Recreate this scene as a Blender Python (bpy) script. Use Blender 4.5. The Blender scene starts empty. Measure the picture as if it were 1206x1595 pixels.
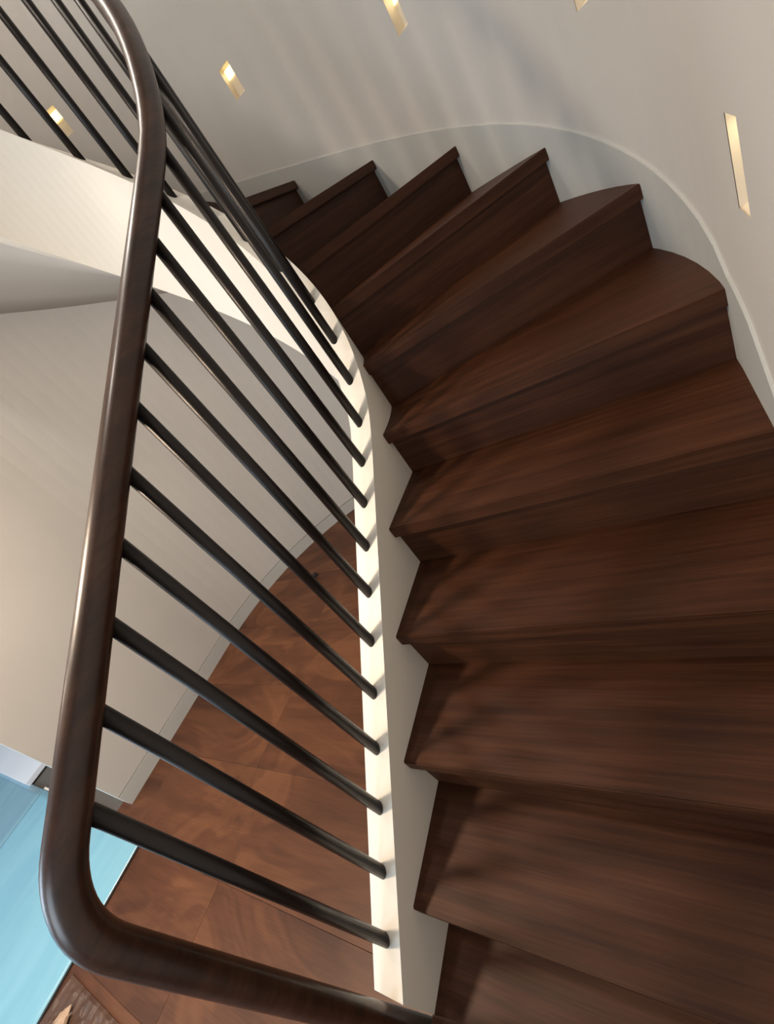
import bpy, bmesh, math, random
from mathutils import Vector, Matrix
R = math.radians
PI = math.pi
random.seed(4)
S = bpy.context.scene
COL = S.collection

# ------------------------------------------------------------------ camera
cam_d = bpy.data.cameras.new('camera')
cam = bpy.data.objects.new('camera', cam_d)
COL.objects.link(cam)
S.camera = cam
right = Vector((0.29796657, -0.78489503, -0.54328235))
down = Vector((-0.68387351, 0.22154732, -0.69515021))
fwd = Vector((0.66598269, 0.57866793, -0.47075522))
m = Matrix.Identity(4)
for i in range(3):
    m[i][0] = right[i]; m[i][1] = -down[i]; m[i][2] = -fwd[i]
m.translation = Vector((-1.1071, -1.4217, 1.3906))
cam.matrix_world = m
cam_d.sensor_fit = 'VERTICAL'
cam_d.sensor_height = 36.0
cam_d.sensor_width = 36.0
cam_d.lens = 680.6 / 1595 * 36.0
cam_d.clip_start = 0.02

# ------------------------------------------------------------------ world, lights, exposure
w = bpy.data.worlds.new('world'); S.world = w; w.use_nodes = True
bg = w.node_tree.nodes['Background']
bg.inputs[0].default_value = (0.62, 0.74, 0.9, 1); bg.inputs[1].default_value = 0.6
S.view_settings.view_transform = 'Standard'
S.view_settings.look = 'None'
S.view_settings.gamma = 1
S.view_settings.use_curve_mapping = False
S.view_settings.exposure = 0.3

def light(name, kind, loc, target, energy, color, size=0.3, sizey=None, spot=None, blend=0.5):
    d = bpy.data.lights.new(name, kind)
    d.energy = energy; d.color = color
    if kind == 'AREA':
        d.size = size
        if sizey: d.shape = 'RECTANGLE'; d.size_y = sizey
        else: d.shape = 'DISK'
    else:
        d.shadow_soft_size = size
    if kind == 'SPOT':
        d.spot_size = spot; d.spot_blend = blend
    o = bpy.data.objects.new(name, d); COL.objects.link(o)
    o.location = loc
    o.rotation_euler = (Vector(target) - Vector(loc)).to_track_quat('-Z', 'Y').to_euler()
    return o

WARM = (1.0, 0.80, 0.60); NEUT = (1.0, 0.90, 0.79); DAY = (0.62, 0.82, 1.0)
light('hall_daylight_fill', 'AREA', (-4.35, 3.6, 1.2), (0, 3.0, 0.2), 75, DAY, 2.2, 1.9)  # unseen source, added for the daylight on the hall floor
light('stair_daylight_fill', 'AREA', (-4.35, -0.2, 1.5), (0.6, 0.9, 0.5), 44, (0.74, 0.88, 1.0), 1.6, 1.6)  # added soft fill for the lower wall and treads, source unseen
LAMPS = [((0.75, 0.95, 4.58), 28, 'nearest the center of the curve'), ((-0.70, 0.15, 4.58), 21, 'above the lowest treads'),
         ((-2.6, -0.2, 4.58), 3, 'farthest back over the hall side')]  # unseen ceiling lamps, added to light the well
HALL = [((-1.45, 0.72, 2.61), 62, 'just inside the edge of the upper slab'), ((-2.2, 2.9, 2.61), 14, 'over the blue floor film')]  # unseen lamps added to brighten the hall and lower wall

# ------------------------------------------------------------------ stair geometry
H = 0.18
RI, RO, RW = 0.6386, 1.5525, 1.590
RU = 1.5585     # upper wall face, lining above the stair
RV = 0.555                      # void side of the inner stringer
RB = 0.595                      # baluster line
RUN = 0.2633
A5 = 1.1726; DO = 17.363
NOSE = 0.022
TH = 0.04

def ain(k):      # angle (deg) of nosing k at the inner stringer, k >= 5
    return A5 + DO * (k - 5) if k <= 7.5 else A5 + DO * 2.5 + 14.5 * (k - 7.5)
def aout(k):
    return min(A5 + DO * (k - 5), 179.5)
def kin(a):      # inverse of ain
    a0 = A5 + DO * 2.5
    return 5 + (a - A5) / DO if a <= a0 else 7.5 + (a - a0) / 14.5

X5 = R(A5) * RI
def P(r, u):     # u<0: straight part (metres), u>=0: degrees on the arc
    if u < 0: return Vector((u, -r, 0))
    if u > 180: return Vector((-(u - 180) * 0.02, r, 0))
    return Vector((r * math.sin(R(u)), -r * math.cos(R(u)), 0))
def zin(u):
    if u < 0: return H * (5 + (u - X5) / RUN)
    return H * kin(u)
def zout(u):
    if u < 0: return H * (5 + (u - X5) / RUN)
    return H * (5 + (u - A5) / DO)
def nose_pts(k):
    if k < 5:
        x = X5 + (k - 5) * RUN
        return Vector((x, -RI, 0)), Vector((x, -RO, 0))
    return P(RI, ain(k)), P(RO, aout(k))

# ------------------------------------------------------------------ helpers
def link(name, me, mat=None, parent=None):
    o = bpy.data.objects.new(name, me); COL.objects.link(o)
    if mat: me.materials.append(mat)
    if parent: o.parent = parent
    return o
def from_bm(name, bm, mat, parent=None, smooth=False):
    me = bpy.data.meshes.new(name)
    bmesh.ops.recalc_face_normals(bm, faces=bm.faces)
    bm.to_mesh(me); bm.free()
    if smooth:
        for p in me.polygons: p.use_smooth = True
    return link(name, me, mat, parent)
def add_box(bm, x0, x1, y0, y1, z0, z1, bevel=0):
    v = [bm.verts.new((x, y, z)) for z in (z0, z1) for y in (y0, y1) for x in (x0, x1)]
    fs = [(0, 2, 3, 1), (4, 5, 7, 6), (0, 1, 5, 4), (2, 6, 7, 3), (0, 4, 6, 2), (1, 3, 7, 5)]
    f = [bm.faces.new([v[i] for i in q]) for q in fs]
    if bevel:
        es = set(e for q in f for e in q.edges)
        bmesh.ops.bevel(bm, geom=list(es), offset=bevel, segments=2, affect='EDGES')
    return v
def prism(bm, pts, z0, z1):
    lo = [bm.verts.new((p[0], p[1], z0)) for p in pts]
    hi = [bm.verts.new((p[0], p[1], z1)) for p in pts]
    n = len(pts)
    bm.faces.new(lo[::-1]); bm.faces.new(hi)
    for i in range(n):
        j = (i + 1) % n
        bm.faces.new((lo[i], lo[j], hi[j], hi[i]))
def sweep(bm, secs, cap=True):        # secs: list of closed rings of equal length
    rings = [[bm.verts.new(p) for p in s] for s in secs]
    n = len(rings[0])
    for a, b in zip(rings, rings[1:]):
        for i in range(n):
            j = (i + 1) % n
            bm.faces.new((a[i], a[j], b[j], b[i]))
    if cap:
        bm.faces.new(rings[0][::-1]); bm.faces.new(rings[-1])
def tube(bm, pts, r, seg=16, cap=True):
    secs = []; up = None
    for i, p in enumerate(pts):
        a = pts[max(i - 1, 0)]; b = pts[min(i + 1, len(pts) - 1)]
        t = (b - a).normalized()
        if up is None:
            up = Vector((0, 1, 0)) if abs(t.y) < 0.9 else Vector((1, 0, 0))
        n = (up - t * up.dot(t)).normalized(); up = n
        bn = t.cross(n)
        secs.append([p + (n * math.cos(2 * PI * q / seg) + bn * math.sin(2 * PI * q / seg)) * r for q in range(seg)])
    sweep(bm, secs, cap)
def empty(name, loc, rz=0):
    o = bpy.data.objects.new(name, None); COL.objects.link(o)
    o.location = loc; o.rotation_euler = (0, 0, rz); o.empty_display_size = 0.05
    return o
def tag(o, label=None, cat=None, group=None, kind=None):
    if label: o['label'] = label
    if cat: o['category'] = cat
    if group: o['group'] = group
    if kind: o['kind'] = kind
    return o

# ------------------------------------------------------------------ materials
def newmat(name):
    mt = bpy.data.materials.new(name); mt.use_nodes = True
    nt = mt.node_tree
    return mt, nt, nt.nodes['Principled BSDF']
def paint(name, col, rough=0.55, bump=0.02, scale=220, var=0.03):
    mt, nt, b = newmat(name)
    tc = nt.nodes.new('ShaderNodeTexCoord')
    n = nt.nodes.new('ShaderNodeTexNoise'); n.inputs['Scale'].default_value = scale
    nt.links.new(tc.outputs['Object'], n.inputs['Vector'])
    n2 = nt.nodes.new('ShaderNodeTexNoise'); n2.inputs['Scale'].default_value = 2.2
    nt.links.new(tc.outputs['Object'], n2.inputs['Vector'])
    r = nt.nodes.new('ShaderNodeValToRGB')
    r.color_ramp.elements[0].position = 0.3; r.color_ramp.elements[1].position = 0.7
    r.color_ramp.elements[0].color = (*[c * (1 - var) for c in col], 1)
    r.color_ramp.elements[1].color = (*[min(1, c * (1 + var)) for c in col], 1)
    nt.links.new(n2.outputs['Fac'], r.inputs['Fac']); nt.links.new(r.outputs['Color'], b.inputs['Base Color'])
    bp = nt.nodes.new('ShaderNodeBump'); bp.inputs['Strength'].default_value = bump; bp.inputs['Distance'].default_value = 0.002
    nt.links.new(n.outputs['Fac'], bp.inputs['Height']); nt.links.new(bp.outputs['Normal'], b.inputs['Normal'])
    b.inputs['Roughness'].default_value = rough
    return mt
def wood(name, dark, mid, lite, stretch=(1.2, 14, 14), dist=0.6, rough=0.38, fig=0.5, spec=0.5, plank=0.0, coat=0.0, big=(2.2, 5.5, 5.5), rings=42, pore=0.16):
    """grain runs along local X"""
    mt, nt, b = newmat(name)
    N = nt.nodes.new; L = nt.links.new
    tc = N('ShaderNodeTexCoord'); oi = N('ShaderNodeObjectInfo')
    off = N('ShaderNodeVectorMath'); off.operation = 'SCALE'; off.inputs[0].default_value = (13.7, 7.3, 3.1)
    L(oi.outputs['Random'], off.inputs['Scale'])
    ad = N('ShaderNodeVectorMath'); ad.operation = 'ADD'
    L(tc.outputs['Object'], ad.inputs[0]); L(off.outputs[0], ad.inputs[1])
    mp = N('ShaderNodeMapping'); mp.inputs['Scale'].default_value = stretch
    L(ad.outputs[0], mp.inputs['Vector'])
    n1 = N('ShaderNodeTexNoise'); n1.inputs['Scale'].default_value = 1.0
    n1.inputs['Detail'].default_value = 6; n1.inputs['Roughness'].default_value = 0.6; n1.inputs['Distortion'].default_value = dist
    L(mp.outputs[0], n1.inputs['Vector'])
    # broad cloudy figure
    mp2 = N('ShaderNodeMapping'); mp2.inputs['Scale'].default_value = big
    L(ad.outputs[0], mp2.inputs['Vector'])
    n2 = N('ShaderNodeTexNoise'); n2.inputs['Scale'].default_value = 1.0; n2.inputs['Detail'].default_value = 3; n2.inputs['Distortion'].default_value = 1.4
    L(mp2.outputs[0], n2.inputs['Vector'])
    # fine pores
    mp3 = N('ShaderNodeMapping'); mp3.inputs['Scale'].default_value = (9, 240, 240)
    L(ad.outputs[0], mp3.inputs['Vector'])
    n3 = N('ShaderNodeTexNoise'); n3.inputs['Scale'].default_value = 1.0; n3.inputs['Detail'].default_value = 3
    L(mp3.outputs[0], n3.inputs['Vector'])
    # cathedral rings from the warped broad noise
    rg = N('ShaderNodeMath'); rg.operation = 'MULTIPLY'; rg.inputs[1].default_value = rings
    L(n2.outputs['Fac'], rg.inputs[0])
    sn = N('ShaderNodeMath'); sn.operation = 'SINE'; L(rg.outputs[0], sn.inputs[0])
    m1 = N('ShaderNodeMath'); m1.operation = 'MULTIPLY_ADD'; m1.inputs[1].default_value = 0.07 * fig; m1.inputs[2].default_value = 0
    L(sn.outputs[0], m1.inputs[0])
    mx = N('ShaderNodeMath'); mx.operation = 'MULTIPLY_ADD'; mx.inputs[1].default_value = 0.62
    L(n1.outputs['Fac'], mx.inputs[0]); L(m1.outputs[0], mx.inputs[2])
    mx2 = N('ShaderNodeMath'); mx2.operation = 'MULTIPLY_ADD'; mx2.inputs[1].default_value = 0.38 + 0.25 * fig
    L(n2.outputs['Fac'], mx2.inputs[0]); L(mx.outputs[0], mx2.inputs[2])
    mx3 = N('ShaderNodeMath'); mx3.operation = 'MULTIPLY_ADD'; mx3.inputs[1].default_value = pore
    L(n3.outputs['Fac'], mx3.inputs[0]); L(mx2.outputs[0], mx3.inputs[2])
    sub = N('ShaderNodeMath'); sub.operation = 'SUBTRACT'; sub.inputs[1].default_value = pore / 2 + 0.125 * fig
    L(mx3.outputs[0], sub.inputs[0])
    pr = N('ShaderNodeMath'); pr.operation = 'MULTIPLY_ADD'; pr.inputs[1].default_value = plank
    L(oi.outputs['Random'], pr.inputs[0]); L(sub.outputs[0], pr.inputs[2])
    p2 = N('ShaderNodeMath'); p2.operation = 'SUBTRACT'; p2.inputs[1].default_value = plank / 2
    L(pr.outputs[0], p2.inputs[0])
    rp = N('ShaderNodeValToRGB'); e = rp.color_ramp.elements
    e[0].position = 0.33; e[0].color = (*dark, 1); e[1].position = 0.68; e[1].color = (*lite, 1)
    q = e.new(0.5); q.color = (*mid, 1)
    L(p2.outputs[0], rp.inputs['Fac']); L(rp.outputs['Color'], b.inputs['Base Color'])
    bp = N('ShaderNodeBump'); bp.inputs['Strength'].default_value = 0.12; bp.inputs['Distance'].default_value = 0.0006
    L(n3.outputs['Fac'], bp.inputs['Height']); L(bp.outputs['Normal'], b.inputs['Normal'])
    b.inputs['Roughness'].default_value = rough
    b.inputs['Specular IOR Level'].default_value = spec
    b.inputs['Coat Weight'].default_value = coat; b.inputs['Coat Roughness'].default_value = 0.2
    return mt

M_wall = paint('wall_paint', (0.555, 0.53, 0.495), 0.6)
M_white = paint('white_stringer_paint', (0.84, 0.79, 0.70), 0.42, 0.01, 90, 0.02)
M_skirt = paint('skirting_paint', (0.49, 0.49, 0.465), 0.38, 0.01, 90, 0.02)
M_groove = paint('joint_shadow', (0.10, 0.09, 0.08), 0.8)
M_ceil = paint('ceiling_paint', (0.50, 0.48, 0.45), 0.7)
M_far = paint('taupe_wall_paint', (0.30, 0.27, 0.24), 0.7)
M_tread = wood('walnut_tread', (0.034, 0.0112, 0.0046), (0.055, 0.0190, 0.0080), (0.082, 0.0295, 0.0128), (1.0, 45, 45), 0.25, 0.50, 0.05, spec=0.18, plank=0.05, big=(0.8, 5.0, 5.0), pore=0.34)
M_floor = wood('walnut_floor', (0.050, 0.0175, 0.0085), (0.092, 0.034, 0.0155), (0.150, 0.060, 0.026), (0.7, 6, 6), 0.5, 0.42, 0.55, spec=0.28, plank=0.08, big=(1.1, 2.4, 2.4), rings=44)
M_rail = wood('walnut_rail', (0.020, 0.0085, 0.005), (0.042, 0.0175, 0.010), (0.075, 0.033, 0.019), (1.0, 30, 30), 0.3, 0.36, 0.1, spec=0.4, coat=0.2)

def metal(name, col, rough, met=0.85):
    mt, nt, b = newmat(name)
    tc = nt.nodes.new('ShaderNodeTexCoord'); n = nt.nodes.new('ShaderNodeTexNoise'); n.inputs['Scale'].default_value = 35
    n.inputs['Detail'].default_value = 4
    nt.links.new(tc.outputs['Object'], n.inputs['Vector'])
    r = nt.nodes.new('ShaderNodeMapRange'); r.inputs['To Min'].default_value = rough - 0.06; r.inputs['To Max'].default_value = rough + 0.1
    nt.links.new(n.outputs['Fac'], r.inputs['Value']); nt.links.new(r.outputs[0], b.inputs['Roughness'])
    b.inputs['Base Color'].default_value = (*col, 1); b.inputs['Metallic'].default_value = met
    return mt
M_bal = metal('blackened_steel', (0.026, 0.021, 0.019), 0.36, 0.55)
M_black = metal('black_rubber_and_shadow', (0.01, 0.01, 0.01), 0.6, 0)
def emis(name, col, s):
    mt, nt, b = newmat(name)
    b.inputs['Base Color'].default_value = (*col, 1)
    b.inputs['Emission Color'].default_value = (*col, 1); b.inputs['Emission Strength'].default_value = s
    return mt
M_lens = emis('step_light_lens', (1.0, 0.88, 0.50), 1.1)
M_house = paint('step_light_housing', (0.72, 0.64, 0.52), 0.5, 0.0)
M_down = emis('added_downlight_lens', (1.0, 0.85, 0.66), 3)

# ------------------------------------------------------------------ setting
FZ = -0.18
# wall: straight right side, half circle, straight back to the hall opening
NICHE = [(-8.4, 1.112), (21.3, 1.486), (53.95, 1.845), (88.4, 2.208), (121.9, 2.615)]
NW, NH = 0.070, 0.127
L0 = -4.4
def wall_u(u):   # u: metres along the wall, 0 at arc start
    if u < 0: return Vector((u, -RW, 0)), Vector((0, -1, 0))
    a = u / RW
    if a <= PI: return Vector((RW * math.sin(a), -RW * math.cos(a), 0)), Vector((math.sin(a), -math.cos(a), 0))
    return Vector((-(u - RW * PI), RW, 0)), Vector((0, 1, 0))
UEND = RW * PI + 1.02
nch = []
for a, z in NICHE:
    uc = R(a) * RW
    nch.append((uc - NW / 2, uc + NW / 2, z, z + NH))
us = [L0, -3, -2, -1, -0.5, 0]
us += [RW * R(x) for x in range(3, 180, 3)] + [RW * PI, UEND]
us = sorted(set([round(x, 5) for x in us] + [round(x, 5) for q in nch for x in q[:2]]))
zs = sorted(set([-0.085, 1.0, 2.0, 3.0, 4.0, 4.7] + [round(x, 5) for q in nch for x in q[2:]]))
bm = bmesh.new(); grid = {}
for i, u in enumerate(us):
    p, n = wall_u(u)
    zt = (H * (5 + (u - X5) / RUN) if u < 0 else H * (5 + (min(math.degrees(u / RW), 178) - A5) / DO)) - 0.24
    q = p - n * (RW - RU)
    grid[i, 0] = bm.verts.new((p.x, p.y, -0.085))
    grid[i, 1] = bm.verts.new((p.x, p.y, max(zt, -0.08)))
    for j in range(2, len(zs) + 2):
        z = max(zt, -0.08) + 0.004 if j == 2 else max(zs[j - 2], max(zt, -0.08) + 0.004 + 0.001 * j)
        grid[i, j] = bm.verts.new((q.x, q.y, z) if u < RW * PI - 0.01 else (p.x, p.y, z))
for i in range(len(us) - 1):
    for j in range(len(zs) + 1):
        um = (us[i] + us[i + 1]) / 2; zm = (zs[j - 2] + zs[j - 1]) / 2 if j > 1 else -1
        if any(q[0] < um < q[1] and q[2] < zm < q[3] for q in nch): continue
        bm.faces.new((grid[i, j], grid[i + 1, j], grid[i + 1, j + 1], grid[i, j + 1]))
# outer skin and end cap give the wall its thickness
TK = 0.14
back = []
for i, u in enumerate(us):
    p, n = wall_u(u); q = p + n * TK
    back.append((bm.verts.new((q.x, q.y, FZ)), bm.verts.new((q.x, q.y, 4.7))))
for a, b in zip(back, back[1:]): bm.faces.new((a[0], a[1], b[1], b[0]))
li = len(us) - 1
lowv = bm.verts.new((wall_u(UEND)[0].x, RW, FZ))
bm.faces.new([lowv] + [grid[li, j] for j in range(len(zs) + 2)] + [back[-1][1], back[-1][0]])
wall = from_bm('wall_right', bm, M_wall); tag(wall, kind='structure')

def strip(name, u0, u1, z0, z1, r_in, thick, mat, parent=None, step=0.06):
    n = max(2, int((u1 - u0) / step)); bm = bmesh.new(); secs = []
    for i in range(n + 1):
        u = u0 + (u1 - u0) * i / n; p, nn = wall_u(u)
        q = p - nn * r_in; s = q + nn * thick
        secs.append([Vector((q.x, q.y, z0)), Vector((q.x, q.y, z1)), Vector((s.x, s.y, z1)), Vector((s.x, s.y, z0))])
    sweep(bm, secs); return from_bm(name, bm, mat, parent)
bb = strip('baseboard_right', RW * R(12), UEND, FZ, -0.0895, 0.004, 0.03, M_skirt); tag(bb, kind='structure')
b2 = strip('baseboard_right', L0, -1.33, FZ, -0.0895, 0.004, 0.03, M_skirt, None, 0.5); tag(b2, kind='structure')
strip('shadow_joint', L0, -1.33, -0.10, -0.08, -0.006, 0.02, M_groove, b2, 0.5)
gr = strip('shadow_joint', RW * R(12), UEND - 0.002, -0.10, -0.08, -0.006, 0.02, M_groove, bb)

def plain_box(name, x0, x1, y0, y1, z0, z1, mat, parent=None, bevel=0):
    bm = bmesh.new(); add_box(bm, x0, x1, y0, y1, z0, z1, bevel); return from_bm(name, bm, mat, parent)
XL, YB = -4.5, 6.0
# left wall, openings cut for the added windows
bm = bmesh.new()
for q in [(-1.73, -1.1, FZ, 4.7), (-1.1, 0.7, FZ, 0.6), (-1.1, 0.7, 2.4, 4.7), (0.7, 2.4, FZ, 4.7), (4.8, YB, FZ, 4.7), (2.4, 4.8, FZ, 0.15), (2.4, 4.8, 2.3, 4.7)]:
    add_box(bm, XL - 0.14, XL, q[0], q[1], q[2], q[3])
tag(from_bm('wall_left', bm, M_far), kind='structure')
win = plain_box('added_window_1', XL - 0.10, XL - 0.04, 2.4, 4.8, 0.15, 0.20, M_white); tag(win, kind='structure')  # unseen window, added to go with the hall daylight
for y0, y1, z0, z1 in [(2.4, 4.8, 2.25, 2.3), (2.4, 2.45, .2, 2.25), (4.75, 4.8, .2, 2.25), (3.575, 3.625, .2, 2.25)]:
    plain_box('added_window_frame', XL - 0.10, XL - 0.04, y0, y1, z0, z1, M_white, win)
tag(plain_box('wall_back', XL, 2.0, YB, YB + 0.14, FZ, 4.7, M_far), kind='structure')
tag(plain_box('ceiling', XL, 1.75, -1.73, YB, 4.7, 5.4, M_ceil), kind='structure')
# upper storey slab above the hall
bm = bmesh.new()
prism(bm, [(XL, RV), (-0.75, RV), (-0.75, RW), (-1.02, RW), (-1.02, RW + 0.14), (-1.02, YB), (XL, YB)], 2.62, 2.88)
tag(from_bm('ceiling_hall', bm, M_ceil), kind='structure')

# floor: sub-base plus single planks running along Y
floor = plain_box('floor', XL, 2.0, -1.75, YB, FZ - 0.12, FZ - 0.014, M_groove); tag(floor, kind='structure')
PWD = 0.4375; G = 0.0004
def plank_mesh(wd, ln):
    bm = bmesh.new(); add_box(bm, -ln / 2, ln / 2, -wd / 2 + G, wd / 2 - G, -0.0135, 0)
    bmesh.ops.bevel(bm, geom=[e for e in bm.edges if all(v.co.z > -0.001 for v in e.verts)], offset=0.0008, segments=1, affect='EDGES')
    me = bpy.data.meshes.new('floor_plank'); bmesh.ops.recalc_face_normals(bm, faces=bm.faces); bm.to_mesh(me); bm.free()
    me.materials.append(M_floor); return me
plank_cache = {}
cuts = {0: [-.9, .645], 1: [-.2, 1.45], 2: [.72], 3: [.1], -1: [-.62, 1.4], -2: [.55]}
for row in range(-9, 5):
    x1 = -0.28 - row * 0  # seam reference
    xa = -0.28 - PWD + PWD * row + 0.0
    xc = xa + PWD / 2
    if xa > 1.62: continue
    ys = [-1.6] + cuts.get(row, [random.uniform(-.8, .9)]) + [1.75 + random.uniform(-0.1, 0.5)]
    ys += [3.4 + random.uniform(-.2, .2)]
    if xa > -1.3: ys = [y for y in ys if y < 3.3]
    for a, b in zip(ys, ys[1:]):
        ln = round(b - a - 2 * G, 3)
        me = plank_cache.setdefault(ln, plank_mesh(PWD, ln))
        o = bpy.data.objects.new('floor_plank', me); COL.objects.link(o)
        o.location = (xc, (a + b) / 2, FZ); o.rotation_euler = (0, 0, PI / 2); o.parent = floor

# ------------------------------------------------------------------ staircase
st = empty('staircase', (0, 0, FZ))
tag(st, 'curving closed staircase of dark walnut treads and risers with painted white side boards', 'staircase')
OFFS = Vector((0, 0, -FZ))
def put(o):      # child given in world coordinates
    o.location = o.location + OFFS; return o

def arc_between(r, p, q, n=8):
    """points on the side curve of radius r from p to q"""
    def par(v):
        if v.x < 0 and v.y < 0: return v.x / r
        a = math.atan2(v.x, -v.y)
        return a + 2 * PI if a < -PI / 2 else a
    a, b = par(p), par(q); out = []
    for i in range(n + 1):
        t = a + (b - a) * i / n
        out.append(Vector((t * r, -r, 0)) if t < 0 else Vector((r * math.sin(t), -r * math.cos(t), 0)))
    return out
def hit(r, p, d):   # intersect line p + t d with the side curve of radius r (straight y=-r for x<0)
    t = (-r - p.y) / d.y if abs(d.y) > 1e-6 else 1e9
    q = p + d * t
    if p.x < 0.15 and p.y < 0 and q.x <= 0 and abs(t) < 1: return q
    A = d.x * d.x + d.y * d.y; B = 2 * (p.x * d.x + p.y * d.y); Cc = p.x * p.x + p.y * p.y - r * r
    s = math.sqrt(max(B * B - 4 * A * Cc, 0)); ts = [(-B - s) / 2 / A, (-B + s) / 2 / A]
    t = min(ts, key=lambda x: abs(x)); return p + d * t
LAST = 15
def nosing_line(k):
    a, b = nose_pts(k)
    return a, b, (b - a).normalized()
for k in range(0, LAST + 1):
    pi, po, d = nosing_line(k)
    qi, qo, e = nosing_line(k + 1)
    nb = Vector((-e.y, e.x, 0))
    if nb.dot(qi - pi) < 0: nb = -nb
    bi = hit(RI - 0.004, qi + nb * (NOSE + 0.012), e); bo = hit(RO + 0.004, qo + nb * (NOSE + 0.012), e)
    pi2 = hit(RI - 0.004, pi, d); po2 = hit(RO + 0.004, po, d)
    poly = arc_between(RO + 0.004, po2, bo, 8) + arc_between(RI - 0.004, bi, pi2, 4)
    ang = math.atan2(d.y, d.x); c = (pi + po) / 2
    ca, sa = math.cos(-ang), math.sin(-ang)
    loc = [((p.x - c.x) * ca - (p.y - c.y) * sa, (p.x - c.x) * sa + (p.y - c.y) * ca) for p in poly]
    bm = bmesh.new(); prism(bm, loc, -TH, 0)
    bmesh.ops.bevel(bm, geom=[x for x in bm.edges if all(abs(v.co.y) < 0.004 for v in x.verts) and abs(x.verts[0].co.x - x.verts[1].co.x) > 0.3],
                    offset=0.003, segments=2, affect='EDGES')
    o = from_bm('tread', bm, M_tread, st); o.location = (c.x, c.y, k * H - FZ); o.rotation_euler = (0, 0, ang)
for k in range(0, LAST + 2):       # riser under nosing k
    qi, qo, e = nosing_line(k)
    pi = nosing_line(k - 1)[0] if k > 0 else qi - Vector((0.2, 0, 0))
    nb = Vector((-e.y, e.x, 0))
    if nb.dot(qi - pi) < 0: nb = -nb
    f0 = hit(RI - 0.003, qi + nb * NOSE, e); f1 = hit(RO + 0.003, qo + nb * NOSE, e)
    g0 = hit(RI - 0.003, qi + nb * (NOSE + 0.018), e); g1 = hit(RO + 0.003, qo + nb * (NOSE + 0.018), e)
    ang = math.atan2(e.y, e.x); c = (f0 + f1) / 2; ca, sa = math.cos(-ang), math.sin(-ang)
    loc = [((p.x - c.x) * ca - (p.y - c.y) * sa, (p.x - c.x) * sa + (p.y - c.y) * ca) for p in (f0, f1, g1, g0)]
    bm = bmesh.new(); prism(bm, loc, 0, H - TH)
    o = from_bm('riser', bm, M_tread, st); o.location = (c.x, c.y, (k - 1) * H - FZ); o.rotation_euler = (0, 0, ang)

# sampling parameters along the stair
UL = [x / 100 for x in range(-120, 0, 5)] + list(range(0, 178, 3))
def smooth_z(f, u, r):
    """average of f over a small window in metres so that pitches blend"""
    def pos(u): return u if u < 0 else R(u) * r
    s0 = pos(u); acc = 0; n = 0
    for i in range(-4, 5):
        s = s0 + i * 0.022
        acc += f(s if s < 0 else math.degrees(s / r)); n += 1
    return acc / n
# inner closed stringer
bm = bmesh.new(); secs = []
for u in UL:
    t = smooth_z(zin, u, RI) + 0.071
    b = max(t - 0.575, FZ)
    a, v = P(RI, u), P(RV, u)
    secs.append([Vector((a.x, a.y, b)), Vector((a.x, a.y, t)), Vector((v.x, v.y, t)), Vector((v.x, v.y, b))])
sweep(bm, secs)
bmesh.ops.recalc_face_normals(bm, faces=bm.faces)
o = from_bm('inner_stringer', bm, M_white, st); put(o)
# outer skirting board on the wall
def skirt_top(u):
    if u < 0: off = 0.055 + 0.055 * min(1, -u / 0.14)
    else: off = 0.055 + 0.009 * min(1, u / 6)
    return smooth_z(zout, u, RO) + off
bm = bmesh.new(); secs = []
for u in [x / 100 for x in range(-130, 0, 5)] + list(range(0, 178, 3)):
    t = skirt_top(u); b = max(zout(u) - 0.27, FZ)
    a, v = P(RO, u), P(RU + 0.002, u)
    secs.append([Vector((a.x, a.y, b)), Vector((a.x, a.y, t)), Vector((v.x, v.y, t)), Vector((v.x, v.y, b))])
sweep(bm, secs)
o = from_bm('wall_skirting_board', bm, M_skirt, st); put(o)
# plastered soffit
bm = bmesh.new(); secs = []
for u in [x / 100 for x in range(-50, 0, 5)] + list(range(0, 178, 3)):
    zi = smooth_z(zin, u, RI) + 0.071 - 0.572; zo = zout(u) - min(0.50, 0.32 + 0.0027 * (156 - max(u, 0)))
    a, v = P(RI - 0.02, u), P(RW, u); ring = []
    for t in (0, .25, .5, .75, 1):
        p = a.lerp(v, t); ring.append(Vector((p.x, p.y, zi + (zo - zi) * t)))
    secs.append(ring + [p + Vector((0, 0, 0.02)) for p in ring[::-1]])
sweep(bm, secs)
o = from_bm('soffit', bm, M_wall, st, smooth=True); put(o)

# ------------------------------------------------------------------ railing
rl = empty('stair_railing', (-1.237, -RB, FZ))
tag(rl, 'curved railing with round walnut handrail, bent down to the floor, over thin dark metal balusters', 'railing')
def rput(o): o.location = o.location - Vector(rl.location); return o
RH = 0.913
def zrail(u): return smooth_z(zin, u, RI) + RH
XN = -1.237; RR = 0.029
pts = [Vector((XN, -RB, FZ)), Vector((XN, -RB, 0.2)), Vector((XN, -RB, 0.6)), Vector((XN, -RB, 0.80))]
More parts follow.
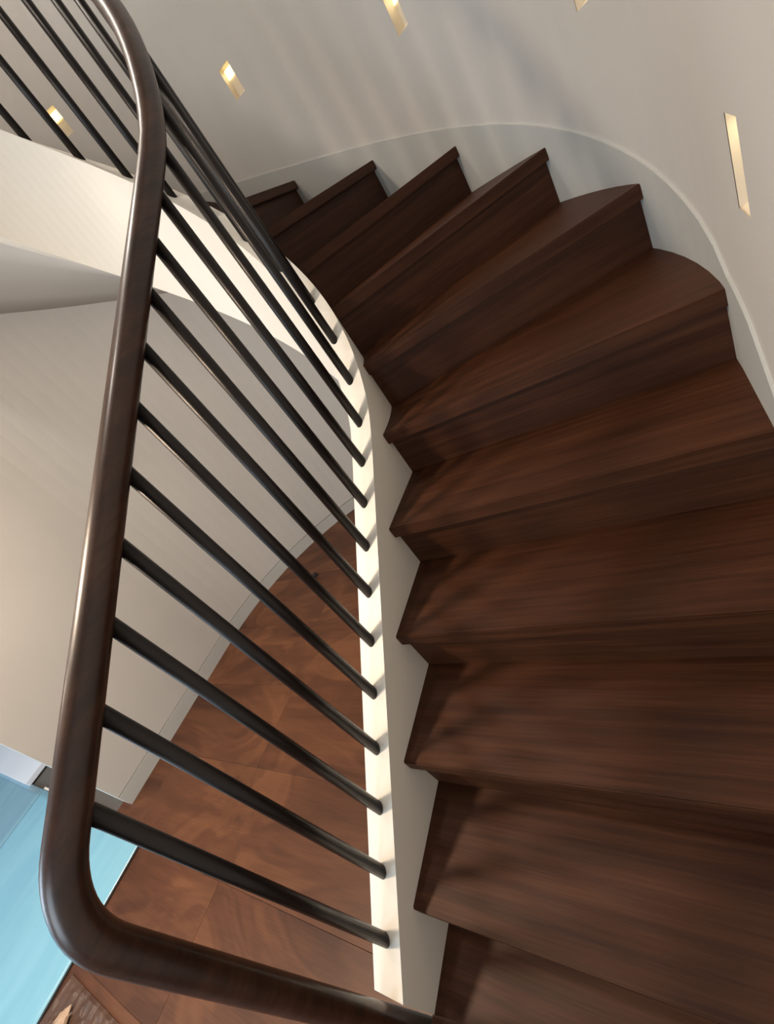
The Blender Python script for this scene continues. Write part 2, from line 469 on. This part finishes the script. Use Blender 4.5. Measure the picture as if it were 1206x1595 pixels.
# bend: quadratic from vertical to the raking line
z0 = zin(XN) + RH; s0 = Vector((XN, -RB, z0))
d1 = Vector((1, 0, H / RUN)).normalized()
Lb = 0.105
A_ = s0 - Vector((0, 0, Lb)); B_ = s0 + d1 * Lb
for i in range(13):
    t = i / 12
    pts.append(A_ * (1 - t) ** 2 + s0 * 2 * t * (1 - t) + B_ * t * t)
x = B_.x + 0.05
while x < -0.02:
    pts.append(Vector((x, -RB, zrail(x)))); x += 0.05
for a in range(0, 178, 4):
    p = P(RB, a); pts.append(Vector((p.x, p.y, zrail(a))))
bm = bmesh.new(); tube(bm, pts, RR, 24)
o = from_bm('handrail', bm, M_rail, rl, smooth=True); rput(o)
BA = [-1.1119 + 0.1122 * i for i in range(10)] + [0.9, 11.7, 23.0, 35.5, 48.2, 60.3, 71.3, 82.6, 94.2, 105.6, 117.2, 128.8, 140.4, 152, 163.6]
for u in BA:
    p = P(RB, u)
    zb = smooth_z(zin, u, RI) + 0.071 - 0.05; zt = zrail(u) - 0.012
    bm = bmesh.new(); tube(bm, [Vector((0, 0, 0)), Vector((0, 0, zt - zb))], 0.0140, 16)
    o = from_bm('baluster', bm, M_bal, rl, smooth=False)
    for f in o.data.polygons: f.use_smooth = len(f.vertices) == 4
    o.location = (p.x, p.y, zb); rput(o)

# ------------------------------------------------------------------ recessed wall lights
LB = ['tall narrow recessed wall light at the right, low on the wall beside the lower treads',
      'recessed wall light whose lowest tip just enters the top edge, right of center',
      'recessed wall light cut by the top edge above the middle winder treads',
      'small recessed wall light with a glowing yellow top, right of the handrail',
      'small recessed wall light seen between the balusters left of the handrail']
for (a, z), lb in zip(NICHE, LB):
    uc = R(a) * RW; p, n = wall_u(uc); p = p - n * (RW - RU); t = Vector((-n.y, n.x, 0))
    if t.dot(wall_u(uc + .01)[0] - p) < 0: t = -t
    o = empty('recessed_wall_light', (p.x, p.y, z), math.atan2(n.y, n.x))   # local +X goes into the wall
    tag(o, lb, 'wall light', 'recessed lights following the stair along the wall')
    w2, dp = NW / 2 + 0.0005, 0.045
    bm = bmesh.new(); th = 0.003
    add_box(bm, 0.001, dp, -w2 - th, -w2, -th, NH + th); add_box(bm, 0.001, dp, w2, w2 + th, -th, NH + th)
    add_box(bm, 0.001, dp, -w2, w2, NH, NH + th)
    # sloping sill
    v = [bm.verts.new(c) for c in [(0.001, -w2, -th), (0.001, w2, -th), (dp, w2, 0.018), (dp, -w2, 0.018), (0.001, -w2, -2 * th), (0.001, w2, -2 * th), (dp, w2, 0.01), (dp, -w2, 0.01)]]
    for q in [(0, 1, 2, 3), (7, 6, 5, 4), (0, 4, 5, 1), (2, 6, 7, 3), (0, 3, 7, 4), (1, 5, 6, 2)]: bm.faces.new([v[i] for i in q])
    add_box(bm, dp, dp + th, -w2 - th, w2 + th, -th, NH + th)
    from_bm('housing', bm, M_house, o)
    bm = bmesh.new(); add_box(bm, dp - 0.012, dp - 0.004, -w2 + 0.004, w2 - 0.004, NH - 0.045, NH - 0.006, 0.001)
    from_bm('lens', bm, M_lens, o)
    ld = bpy.data.lights.new('step_lamp', 'AREA'); ld.energy = 0.022; ld.color = (1, 0.80, 0.52); ld.size = 0.04
    lo = bpy.data.objects.new('step_lamp', ld); COL.objects.link(lo); lo.parent = o; lo.location = (dp - 0.02, 0, NH - 0.01)

# ------------------------------------------------------------------ unseen ceiling downlights, added to light well and hall
for i, ((x, y, z), en, wh) in enumerate(LAMPS + HALL):
    zc = 4.7 if z > 4 else 2.62
    o = empty('added_downlight', (x, y, zc))
    tag(o, ('added unseen warm round downlight in the high ceiling, ' if z > 4 else 'added unseen warm round downlight in the lower hall ceiling, ') + wh, 'downlight', 'added high ceiling downlights' if z > 4 else 'added hall ceiling downlights')
    bm = bmesh.new()
    secs = []
    for rr, zz in ((0.15, -0.006), (0.17, -0.006), (0.17, 0.0), (0.15, 0.03)):
        secs.append([Vector((rr * math.cos(q * PI / 12), rr * math.sin(q * PI / 12), zz)) for q in range(24)])
    sweep(bm, secs + [secs[0]], cap=False); from_bm('trim_ring', bm, M_white, o)
    bm = bmesh.new(); bmesh.ops.create_circle(bm, cap_ends=True, radius=0.15, segments=24)
    q = from_bm('lens', bm, M_down, o); q.location = (0, 0, -0.001)
    light('added_downlight_lamp', 'AREA', (x, y, zc - 0.012), (x, y, 0), en, NEUT if z > 4 else WARM, 0.30)

# ------------------------------------------------------------------ hall floor things
def film_mat(name, c1, c2):
    mt, nt, b = newmat(name)
    tc = nt.nodes.new('ShaderNodeTexCoord'); mp = nt.nodes.new('ShaderNodeMapping'); mp.inputs['Scale'].default_value = (1.2, 4, 1); mp.inputs['Rotation'].default_value = (0, 0, 0.5)
    n = nt.nodes.new('ShaderNodeTexNoise'); n.inputs['Scale'].default_value = 1.3; n.inputs['Detail'].default_value = 3; n.inputs['Distortion'].default_value = 0.8
    nt.links.new(tc.outputs['Object'], mp.inputs[0]); nt.links.new(mp.outputs[0], n.inputs['Vector'])
    r = nt.nodes.new('ShaderNodeValToRGB'); e = r.color_ramp.elements
    e[0].position = 0.38; e[0].color = (*c1, 1); e[1].position = 0.62; e[1].color = (*c2, 1)
    nt.links.new(n.outputs['Fac'], r.inputs['Fac']); nt.links.new(r.outputs['Color'], b.inputs['Base Color'])
    bp = nt.nodes.new('ShaderNodeBump'); bp.inputs['Strength'].default_value = 0.25; bp.inputs['Distance'].default_value = 0.006
    nt.links.new(n.outputs['Fac'], bp.inputs['Height']); nt.links.new(bp.outputs['Normal'], b.inputs['Normal'])
    b.inputs['Roughness'].default_value = 0.25
    return mt
M_film = film_mat('blue_film', (0.21, 0.46, 0.60), (0.24, 0.50, 0.63))
M_film_shade = film_mat('blue_film_shade', (0.19, 0.36, 0.47), (0.22, 0.40, 0.50))  # daylight shadow on the film put into a duller blue
def sheet(name, x0, x1, y0, y1, z, mat, parent, wr=0.002, creases=()):
    nx, ny = 60, 60; bm = bmesh.new(); g = {}
    for i in range(nx + 1):
        for j in range(ny + 1):
            x = x0 + (x1 - x0) * i / nx; y = y0 + (y1 - y0) * j / ny
            h = wr * (0.5 + 0.5 * math.sin(x * 9 + 2 * math.sin(y * 3.1)) * math.sin(y * 5 + x * 4))
            for (ax, ay, bx, by, hh, ww) in creases:
                vx, vy = bx - ax, by - ay; tt = max(0, min(1, ((x - ax) * vx + (y - ay) * vy) / (vx * vx + vy * vy)))
                dd = math.hypot(x - ax - vx * tt, y - ay - vy * tt); h += hh * max(0, 1 - dd / ww)
            if i in (0, nx) or j in (0, ny): h = 0
            g[i, j] = bm.verts.new((x, y, z + h))
    for i in range(nx):
        for j in range(ny): bm.faces.new((g[i, j], g[i + 1, j], g[i + 1, j + 1], g[i, j + 1]))
    r = bmesh.ops.extrude_face_region(bm, geom=bm.faces[:])
    for v in r['geom']:
        if isinstance(v, bmesh.types.BMVert): v.co.z = z - 0.003
    return from_bm(name, bm, mat, parent, smooth=True)
ff = empty('floor_protection', (-2.6, 2.2, FZ))
tag(ff, 'blue plastic protective film covering the hall floor past the walnut boards', 'floor covering')
def local(o, e): o.location = o.location - Vector(e.location); return o
local(sheet('film_sheet', -4.3, -1.115, 1.285, 2.90, FZ + 0.004, M_film, ff, 0.0015,
            [(-1.66, 1.45, -1.80, 1.28, 0.006, 0.03), (-1.35, 2.25, -1.30, 2.0, 0.004, 0.03)]), ff)
local(sheet('film_sheet', -4.3, -1.115, 2.90, 5.9, FZ + 0.004, M_film_shade, ff, 0.0015), ff)  # far part of the film, its shade is in the color
local(plain_box('edge_shadow_strip', -4.3, -1.115, 1.270, 1.284, FZ, FZ + 0.006, M_black, ff), ff)  # black strip stands in for the gap shadow along the film edge
local(plain_box('edge_tape', -1.112, -1.098, 1.285, 2.9, FZ, FZ + 0.005, M_white, ff), ff)

win2 = plain_box('added_window_2', XL - 0.10, XL - 0.04, -1.1, 0.7, 0.6, 0.65, M_white); tag(win2, kind='structure')  # unseen window, added to carry the stair fill light
for y0, y1, z0, z1 in [(-1.1, .7, 2.35, 2.4), (-1.1, -1.05, .65, 2.35), (.65, .7, .65, 2.35), (-.225, -.175, .65, 2.35)]:
    plain_box('added_window_frame', XL - 0.10, XL - 0.04, y0, y1, z0, z1, M_white, win2)
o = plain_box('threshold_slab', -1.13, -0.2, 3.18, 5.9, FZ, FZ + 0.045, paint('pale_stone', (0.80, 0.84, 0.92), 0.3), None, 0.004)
o.location = (0, 0, 0)
tag(o, 'low white slab catching daylight beyond the end of the wall', 'slab')

# crumpled brown paper with a tan scrap
M_paper = paint('brown_paper', (0.085, 0.042, 0.026), 0.38, 0.25, 30, 0.25)
M_tan = paint('tan_paper', (0.46, 0.31, 0.21), 0.45, 0.2, 40, 0.1)
def crumple(name, pts_fn, n, m_, amp, mat, lab, cat):
    from mathutils import noise
    bm = bmesh.new(); g = {}
    for i in range(n + 1):
        for j in range(m_ + 1):
            x, y = pts_fn(i / n, j / m_)
            h = abs(noise.noise(Vector((x * 9, y * 26, 1.3)))) * amp + abs(noise.noise(Vector((x * 30, y * 60, 5)))) * amp * 0.5
            if i in (0, n) or j in (0, m_): h *= 0.1
            g[i, j] = bm.verts.new((x, y, 0.004 + h))
    for i in range(n):
        for j in range(m_): bm.faces.new((g[i, j], g[i + 1, j], g[i + 1, j + 1], g[i, j + 1]))
    r = bmesh.ops.extrude_face_region(bm, geom=bm.faces[:])
    for v in r['geom']:
        if isinstance(v, bmesh.types.BMVert): v.co.z = 0.0005
    cx, cy = pts_fn(.5, .5)
    for v in bm.verts: v.co.x -= cx; v.co.y -= cy
    o = from_bm(name, bm, mat); o.location = (cx, cy, FZ); tag(o, lab, cat); return o
crumple('paper_sheet', lambda s, t: (-2.5 + 0.87 * s, 0.45 + 0.80 * t - 0.03 * math.sin(s * 7)), 70, 60, 0.012, M_paper,
        'crumpled glossy brown paper on the floor at the bottom left corner', 'paper')
o = crumple('paper_scrap', lambda s, t: (-1.695 - 0.26 * s - 0.012 * math.sin(7 * t), 1.06 + 0.13 * t * (0.35 + 0.65 * min(1, s * 3)) - 0.05 * s + 0.008 * math.sin(23 * s)), 16, 40, 0.02, M_tan,
        'torn tan paper scrap on top of the crumpled brown paper', 'paper')
o.location.z = FZ + 0.016

# little black doorstop on the floor under the upper flight
ds = empty('doorstop', (0.57, 0.97, FZ)); tag(ds, 'tiny black doorstop on the walnut floor near the curved wall', 'doorstop')
bm = bmesh.new(); bmesh.ops.create_cone(bm, cap_ends=True, radius1=0.018, radius2=0.013, depth=0.03, segments=16)
bmesh.ops.translate(bm, verts=bm.verts, vec=(0, 0, 0.015)); from_bm('body', bm, M_black, ds)
plain_box('arm', -0.045, 0.0, -0.007, 0.007, 0.008, 0.018, M_black, ds)
